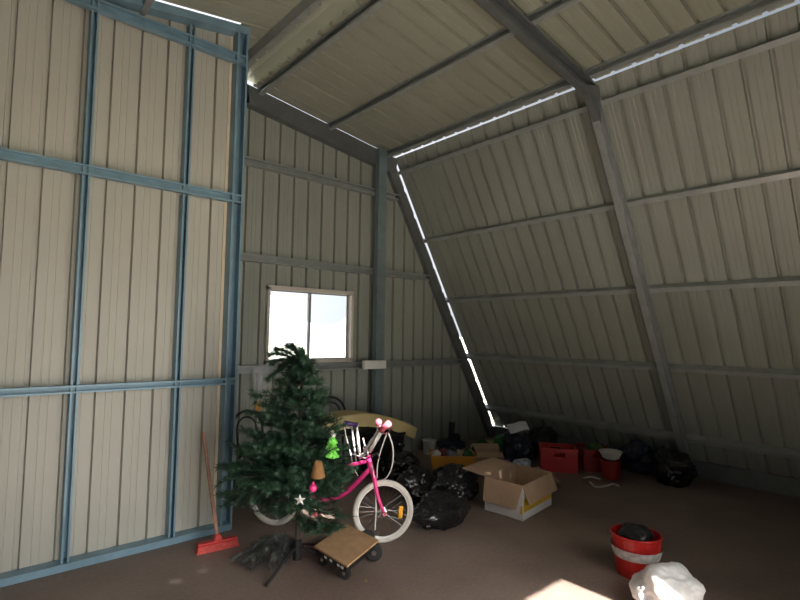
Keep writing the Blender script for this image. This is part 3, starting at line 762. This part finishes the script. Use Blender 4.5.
# orange tub with toys
oc = fl(450,467); oc = V((4.32,4.00,0))
ot = thing('plastic_tub', 'low orange-brown plastic tub full of oddments behind the black bags', 'tub', oc)
tw = V((RT.x,RT.y,0)).normalized(); td = V((-tw.y,tw.x,0)); mx = Matrix((tw,td,up)).transposed().to_4x4(); mx.translation = oc
bm = bmesh.new(); hx, hy, hh = .25, .15, .15
for s_ in (-1,1):
    hexa(bm, [mx@V(p) for p in ((-hx*.92,s_*hy*.92,.0),(hx*.92,s_*hy*.92,.0),(hx*.92,s_*hy*.86,.0),(-hx*.92,s_*hy*.86,.0))], [mx@V(p) for p in ((-hx,s_*hy,hh),(hx,s_*hy,hh),(hx,s_*hy*.93,hh),(-hx,s_*hy*.93,hh))])
    hexa(bm, [mx@V(p) for p in ((s_*hx*.92,-hy*.92,.0),(s_*hx*.92,hy*.92,.0),(s_*hx*.88,hy*.92,.0),(s_*hx*.88,-hy*.92,.0))], [mx@V(p) for p in ((s_*hx,-hy,hh),(s_*hx,hy,hh),(s_*hx*.95,hy,hh),(s_*hx*.95,-hy,hh))])
box(bm, (-hx*.92,-hy*.92,0), (hx*.92,hy*.92,.008), mx); obj('body', bm, orange, ot)
bm = bmesh.new(); tube(bm, [mx@V(p) for p in ((-hx,-hy,hh),(hx,-hy,hh),(hx,hy,hh),(-hx,hy,hh))], .010, 6, closed=True); obj('rim', bm, orange, ot)
def lump(name, c, s, seed, m, label, cat, group=None, flat=None, amp=.2):
    bm = bmesh.new(); blob(bm, c, s, seed, amp, 2.4, 4, flat, .06); o = obj(name, bm, m, smooth=True); place(o, (c[0],c[1],c[2]-s[2] if flat is None else flat)); return tag(o, label, cat, group)
for i,(dx,dy,dz,s,m,nm,lab) in enumerate(((-.19,.0,.125,.055,offw,'plush_toy','pale plush lump at the left end of the orange tub'),(-.10,.05,.13,.06,maroon,'cloth_bundle','maroon cloth bundle in the left half of the orange tub'),(-.02,-.03,.135,.055,mat('grey_blue_cloth',(.22,.24,.33),.8,0,.3,30),'cloth_bundle','grey-blue cloth bundle in the middle of the orange tub'),(.08,.03,.13,.06,mat('tan_cloth',(.30,.25,.17),.8,0,.3,30),'cloth_bundle','tan cloth bundle right of centre in the orange tub'),(.17,-.02,.125,.06,greend,'cloth_bundle','dark green cloth bundle at the right end of the orange tub'),(.02,.09,.14,.06,blackp,'cloth_bundle','black cloth bundle at the back of the orange tub'))):
    p = mx@V((dx,dy*.8,dz+.015)); lump(nm, p, (s,s,s*.9), 20+i, m, lab, 'toy' if nm=='plush_toy' else 'cloth', 'oddments in the orange tub')
# dark bag with a black boot on top by the end wall
bag(None, .075, (.19,.14,.085), 9, 'small dark bag by the end wall under the black boot', m=bluebag, pos=(4.88,4.54,0), knot=False, group='dark bags by the walls')
bt = V((4.88,4.54,.170)); t = thing('boot', 'black upright boot standing on a dark bag by the end wall', 'boot', bt)
bm = bmesh.new(); tube(bm, [bt+V((0,0,.03)), bt+V((0,0,.09)), bt+V((.01,0,.17)), bt+V((.012,0,.20))], [.042,.038,.040,.043], 12); blob(bm, bt+V((.03,-.04,.035)), (.05,.085,.035), 3, .05, 1, 3, bt.z+.012, 0); obj('upper', bm, blackp, t, smooth=True)
bm = bmesh.new(); lathe(bm, [(1,0),(1,.012)], bt+V((.02,-.025,0)), 16, capt=True)
for v_ in bm.verts:
    l = v_.co-bt-V((.02,-.025,0)); v_.co = bt+V((.02+l.x*.055,-.025+l.y*.095,l.z))
obj('sole', bm, rubber, t)
lump('plastic_bag', (5.06,4.27,.06), (.09,.08,.065), 31, offw, 'crumpled off-white carrier bag near the end wall, left of the yellow basin', 'bag', flat=.002)
t = thing('basin', 'yellow upturned plastic basin on the floor near the far corner', 'basin', (5.34,4.34,0)); bm = bmesh.new()
lathe(bm, [(.155,.002),(.15,.012),(.12,.095),(.10,.105)], (5.34,4.34,0), 24, capt=True); obj('bowl', bm, yell, t); bm = bmesh.new(); tube(bm, [V((5.34+.153*math.cos(2*PI*k/24),4.34+.153*math.sin(2*PI*k/24),.009)) for k in range(24)], .007, 6, closed=True); obj('rim', bm, yell, t)
lump('cloth_bundle', (4.98,4.12,.09), (.14,.10,.11), 33, greend, 'dark green cloth bundle behind the small brown box', 'cloth', flat=.002)
lump('plastic_bag', (5.22,3.98,.14), (.13,.12,.15), 34, greenp, 'bright green plastic bag left of the paper-topped navy bag', 'bag', flat=.002)
# small brown open carton
sc0 = V((4.765,3.85,.002)); t = thing('carton', 'small brown open carton right of the orange tub', 'box', sc0)
m2 = Matrix((tw,td,up)).transposed().to_4x4(); m2.translation = sc0
bm = bmesh.new()
for lo,hi in (((-.15,-.10,0),(.15,-.095,.15)),((-.15,.095,0),(.15,.10,.15)),((-.15,-.095,0),(-.145,.095,.15)),((.145,-.095,0),(.15,.095,.15)),((-.145,-.095,0),(.145,.095,.005))): box(bm, lo, hi, m2)
obj('body', bm, card, t)
for pts in (((-.15,-.10,.15),(.15,-.10,.15),(.15,-.17,.11),(-.15,-.17,.11)),((-.15,.10,.15),(.15,.10,.15),(.15,.19,.19),(-.15,.19,.19))):
    bm = bmesh.new(); a,b_,c_,d_ = [m2@V(p) for p in pts]; panel(bm, a,b_,c_,d_, V((0,0,.004))); obj('flap', bm, card, t)
lump('cloth_bundle', (4.30,3.60,.055), (.11,.09,.06), 36, mat('pale_blue_cloth',(.16,.19,.30),.8,0,.3,12,bump=.4,bscale=20), 'pale blue cloth bundle in front of the small brown carton', 'cloth', flat=.002)
lump('cloth_bundle', (4.56,3.52,.06), (.20,.10,.07), 37, violet, 'purple cloth bundle behind the large cardboard box', 'cloth', flat=.002)
lump('plastic_bag', (4.72,3.36,.075), (.13,.10,.085), 38, multi, 'printed blue and white plastic bag at the foot of the navy bag', 'bag', flat=.002)
lump('soft_toy', (4.80,3.20,.04), (.09,.06,.045), 39, mat('dusty_pink',(.42,.24,.22),.8,0,.25,25), 'dusty pink soft toy beside the red crate', 'toy', flat=.002)
nb = bag(None, .19, (.16,.16,.19), 11, 'upright navy bag with a white paper on top, left of the red crates', m=bluebag, pos=(4.98,3.58,0), knot=False, group='dark bags by the walls')
bm = bmesh.new()
pq = [V((4.80,3.56,.385)), V((4.98,3.43,.42)), V((5.13,3.58,.475)), V((4.95,3.72,.45))]
def pf(i,j):
    q = pq[0].lerp(pq[1],i).lerp(pq[3].lerp(pq[2],i),j); q.z += .02*math.sin(i*PI)-.012*math.sin(i*5); return q
quadgrid(bm, pf, 8, 6)
o = obj('paper_sheet', bm, paper); sm_ = o.modifiers.new('solid','SOLIDIFY'); sm_.thickness = .002; place(o, (4.97,3.57,.43)); tag(o, 'white sheet of paper lying on top of the upright navy bag', 'paper')
bag(None, .17, (.22,.20,.18), 12, 'black rubbish bag against the sloping wall behind the red crate', pos=(5.55,3.66,0), knot=False, group='dark bags by the walls')
# red crates
def crate(c, ang, label, m, sx=.19, sy=.15, h=.25):
    t = thing('crate', label, 'crate', c, 'red crates'); mx = Matrix.Translation(V(c)) @ Matrix.Rotation(ang,4,'Z'); bm = bmesh.new(); w_ = .012
    for s_ in (-1,1):
        y0_, y1_ = (s_*sy-w_/2, s_*sy+w_/2)
        box(bm,(-sx,y0_,0),(sx,y1_,h*.66),mx); box(bm,(-sx,y0_,h*.84),(sx,y1_,h),mx)
        box(bm,(-sx,y0_,h*.66),(-.06,y1_,h*.84),mx); box(bm,(.06,y0_,h*.66),(sx,y1_,h*.84),mx)
        x0_, x1_ = (s_*sx-w_/2, s_*sx+w_/2)
        box(bm,(x0_,-sy,0),(x1_,sy,h*.66),mx); box(bm,(x0_,-sy,h*.84),(x1_,sy,h),mx)
        box(bm,(x0_,-sy,h*.66),(x1_,-.05,h*.84),mx); box(bm,(x0_,.05,h*.66),(x1_,sy,h*.84),mx)
    box(bm,(-sx,-sy,0),(sx,sy,.012),mx); obj('body', bm, m, t)
    bm = bmesh.new(); q = .02
    for s_ in (-1,1):
        box(bm,(-sx-q*.5,s_*sy-q*.5,h-.02),(sx+q*.5,s_*sy+q*.5,h+.004),mx); box(bm,(s_*sx-q*.5,-sy+q*.5,h-.02),(s_*sx+q*.5,sy-q*.5,h+.004),mx)
    obj('rim', bm, m, t); return t
ang = math.radians(-52)
crate((5.22,3.22,.001), ang, 'bright red plastic crate with a hand slot, behind the large cardboard box', redp)
crate((5.58,2.98,.001), ang+.1, 'darker red plastic crate just right of the bright red crate', redd, .15, .17, .235)
rb = V((5.34,2.66,0)); bucket('bucket', rb, .105, .19, redd, 'dark red bucket with a white bowl on top, right of the red crates', handle=False)
t = thing('bowl', 'white plastic bowl resting on the dark red bucket', 'bowl', rb+V((0,0,.195))); bm = bmesh.new()
lathe(bm, [(.06,.001),(.085,.02),(.115,.085),(.108,.085),(.08,.024),(.055,.010)], rb+V((0,0,.195)), 24, capt=True); obj('body', bm, offw, t)
bm = bmesh.new(); tube(bm, [rb+V((.1125*math.cos(2*PI*k/24),.1125*math.sin(2*PI*k/24),.28)) for k in range(24)], .006, 6, closed=True); obj('rim', bm, offw, t, smooth=True)
bag(None, .17, (.15,.20,.17), 14, 'navy bag against the sloping wall, behind the white bowl', m=bluebag, pos=(5.78,2.58,0), knot=False, group='dark bags by the walls')
bag(None, .17, (.19,.20,.18), 15, 'black rubbish bag at the far right, in front of the sloping wall', pos=(5.62,2.14,0), knot=False, group='dark bags by the walls')
lump('cloth_bundle', (5.58,2.98,.235), (.10,.09,.055), 41, mat('olive_cloth',(.08,.14,.05),.8,0,.3,12), 'olive green cloth on the darker red crate', 'cloth', amp=.1)
# white cords on the floor
for i,pts in enumerate((((583,478),(591,477),(600,479)),((590,482),(596,487),(606,486),(613,484),(619,486)))):
    bm = bmesh.new(); tube(bm, smooth_path([fl(x,y,.010) for x,y in pts],5), .009, 6); o = obj('rope', bm, offw, smooth=True); place(o, fl(*pts[1],0)); tag(o, ['short white rope end on floor in front of the dark red bucket','longer wavy white rope on floor in front of the far right black bag'][i], 'rope', 'white ropes')

# ------------------------------------------------------------------ right foreground: red bucket and white sack
bk = V((3.355,1.51,0)); t = bucket('bucket', bk, .15, .25, redp, 'bright red bucket in the right foreground behind the white sack', handle=False)
bm = bmesh.new(); lathe(bm, [(.15*.80+.0275*.63,.115),(.15*.80+.0275*.63+.016,.175)], bk, 28, capb=False); obj('label_band', bm, mat('grey_label',(.55,.53,.52),.6,0,.3,30), t)
o = lump('rag', bk+V((.0,.0,.245)), (.10,.10,.06), 45, blackp, 'black rag poking out of the bright red bucket', 'rag')
bag(None, .10, (.20,.17,.13), 46, 'white sack lying in the right foreground, in front of the red bucket', m=mat('white_sack',(.74,.73,.74),.5,0,.06,8,bump=.3,bscale=14), name='sack', pos=(3.06,1.20,0), knot=False, group='foreground sack', cat='sack', amp=.08, wr=.05)

# ------------------------------------------------------------------ on the end wall
t = thing('switch_box', 'white rectangular box fixed across the steel column beside the window', 'box', (3.72,D-.19,1.085))
bm = bmesh.new(); box(bm,(3.55,D-.215,1.085),(3.875,D-.166,1.185)); obj('body', bm, white, t, bevel=.006)
bm = bmesh.new(); box(bm,(3.56,D-.221,1.095),(3.865,D-.216,1.175)); obj('cover', bm, white, t, bevel=.003)
cp = py(263,383,D-.13); bm = bmesh.new()
def pbag(i,j):
    wv = .075*(1+.25*math.sin(j*PI)); z_ = 1.185-.30*j*1.0
    if j < .13: return (cp.x+(i-.5)*2*wv, D-.03-.058*j/.13, 1.163)
    z_ = 1.163-.31*(j-.13)
    return (cp.x+(i-.5)*2*wv, D-.0845-.03*math.sin(i*PI)*(j**.5)*1.2-.006-.004*math.sin(i*17+j*9), z_)
quadgrid(bm, pbag, 12, 14)
o = obj('clear_bag', bm, plast, smooth=True); so = o.modifiers.new('solid','SOLIDIFY'); so.thickness = .001; place(o, (cp.x,D-.11,1.18)); tag(o, 'pale clear plastic bag hanging from the girt under the window, left of the tree tip', 'bag')

# leaf litter on the floor
for i,(x,y) in enumerate(((403,591),(366,581),(304,569),(476,562),(491,563),(496,551),(477,581),(497,525))):
    c_ = fl(x,y,.004); bm = bmesh.new(); a_ = R.random()*6.3; l_ = R.uniform(.012,.022)
    m2 = Matrix.Translation(c_) @ Matrix.Rotation(a_,4,'Z')
    vs = [bm.verts.new(m2@V(p)) for p in ((-l_,0,0),(-l_*.3,l_*.45,.006),(l_*.5,l_*.35,.004),(l_,0,.002),(l_*.4,-l_*.4,.005),(-l_*.3,-l_*.4,.002))]
    bm.faces.new(vs); o = obj('dry_leaf', bm, leafm); so = o.modifiers.new('solid','SOLIDIFY'); so.thickness = .0015; place(o, c_); tag(o, 'small dry leaf scrap on the bare brown floor', 'leaf', 'leaf scraps on the floor')

# ------------------------------------------------------------------ light: sun through the open front, sky
wld = bpy.data.worlds.new('world'); bpy.context.scene.world = wld; wld.use_nodes = True
nt = wld.node_tree; bg = nt.nodes['Background']
SUN = V((0, -math.cos(math.radians(46)), math.sin(math.radians(46))))
tcw = nt.nodes.new('ShaderNodeTexCoord')
def lobe(d, power, col):                  # soft bright region of hazy sky around direction d
    d = V(d).normalized()
    dt = nt.nodes.new('ShaderNodeVectorMath'); dt.operation = 'DOT_PRODUCT'; dt.inputs[1].default_value = d
    nt.links.new(tcw.outputs['Generated'], dt.inputs[0])
    mxn = nt.nodes.new('ShaderNodeMath'); mxn.operation = 'MAXIMUM'; mxn.inputs[1].default_value = 0
    nt.links.new(dt.outputs['Value'], mxn.inputs[0])
    pw = nt.nodes.new('ShaderNodeMath'); pw.operation = 'POWER'; pw.inputs[1].default_value = power
    nt.links.new(mxn.outputs[0], pw.inputs[0])
    sc_ = nt.nodes.new('ShaderNodeVectorMath'); sc_.operation = 'SCALE'; sc_.inputs[0].default_value = col
    nt.links.new(pw.outputs[0], sc_.inputs['Scale']); return sc_
def vadd(a, b):
    n = nt.nodes.new('ShaderNodeVectorMath'); n.operation = 'ADD'
    nt.links.new(a, n.inputs[0])
    if isinstance(b, tuple): n.inputs[1].default_value = b
    else: nt.links.new(b, n.inputs[1])
    return n.outputs[0]
tot = vadd(lobe(SUN, 22, (13,12.3,11)).outputs[0], lobe((0,1,.08), 3, (1.0,1.0,1.05)).outputs[0])
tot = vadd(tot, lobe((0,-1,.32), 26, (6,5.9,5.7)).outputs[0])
tot = vadd(tot, (.22,.25,.29))
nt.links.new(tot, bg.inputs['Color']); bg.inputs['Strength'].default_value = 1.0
sd = bpy.data.lights.new('sun', 'SUN'); sd.energy = 19.0; sd.angle = math.radians(.6); sd.color = (1,.95,.87)
so = bpy.data.objects.new('sun', sd); C.objects.link(so)
so.rotation_euler = (-SUN).to_track_quat('-Z','Y').to_euler()
def portal(c, size, d):
    a = bpy.data.lights.new('portal','AREA'); a.shape = 'RECTANGLE'; a.size, a.size_y = size; a.cycles.is_portal = True
    o = bpy.data.objects.new('portal', a); C.objects.link(o); o.location = c; o.rotation_euler = V(d).to_track_quat('-Z','Y').to_euler()
portal(((DOOR[0]+DOOR[1])/2, YF-.06, DOOR[3]/2), (DOOR[1]-DOOR[0], DOOR[3]), (0,1,0))
portal(((x0+x1)/2, D+.06, (z0+z1)/2), (x1-x0, z1-z0), (0,-1,0))

sc = bpy.context.scene
sc.view_settings.view_transform = 'Standard'; sc.view_settings.look = 'None'; sc.view_settings.gamma = 1
sc.view_settings.use_curve_mapping = False
sc.view_settings.exposure = 0.55
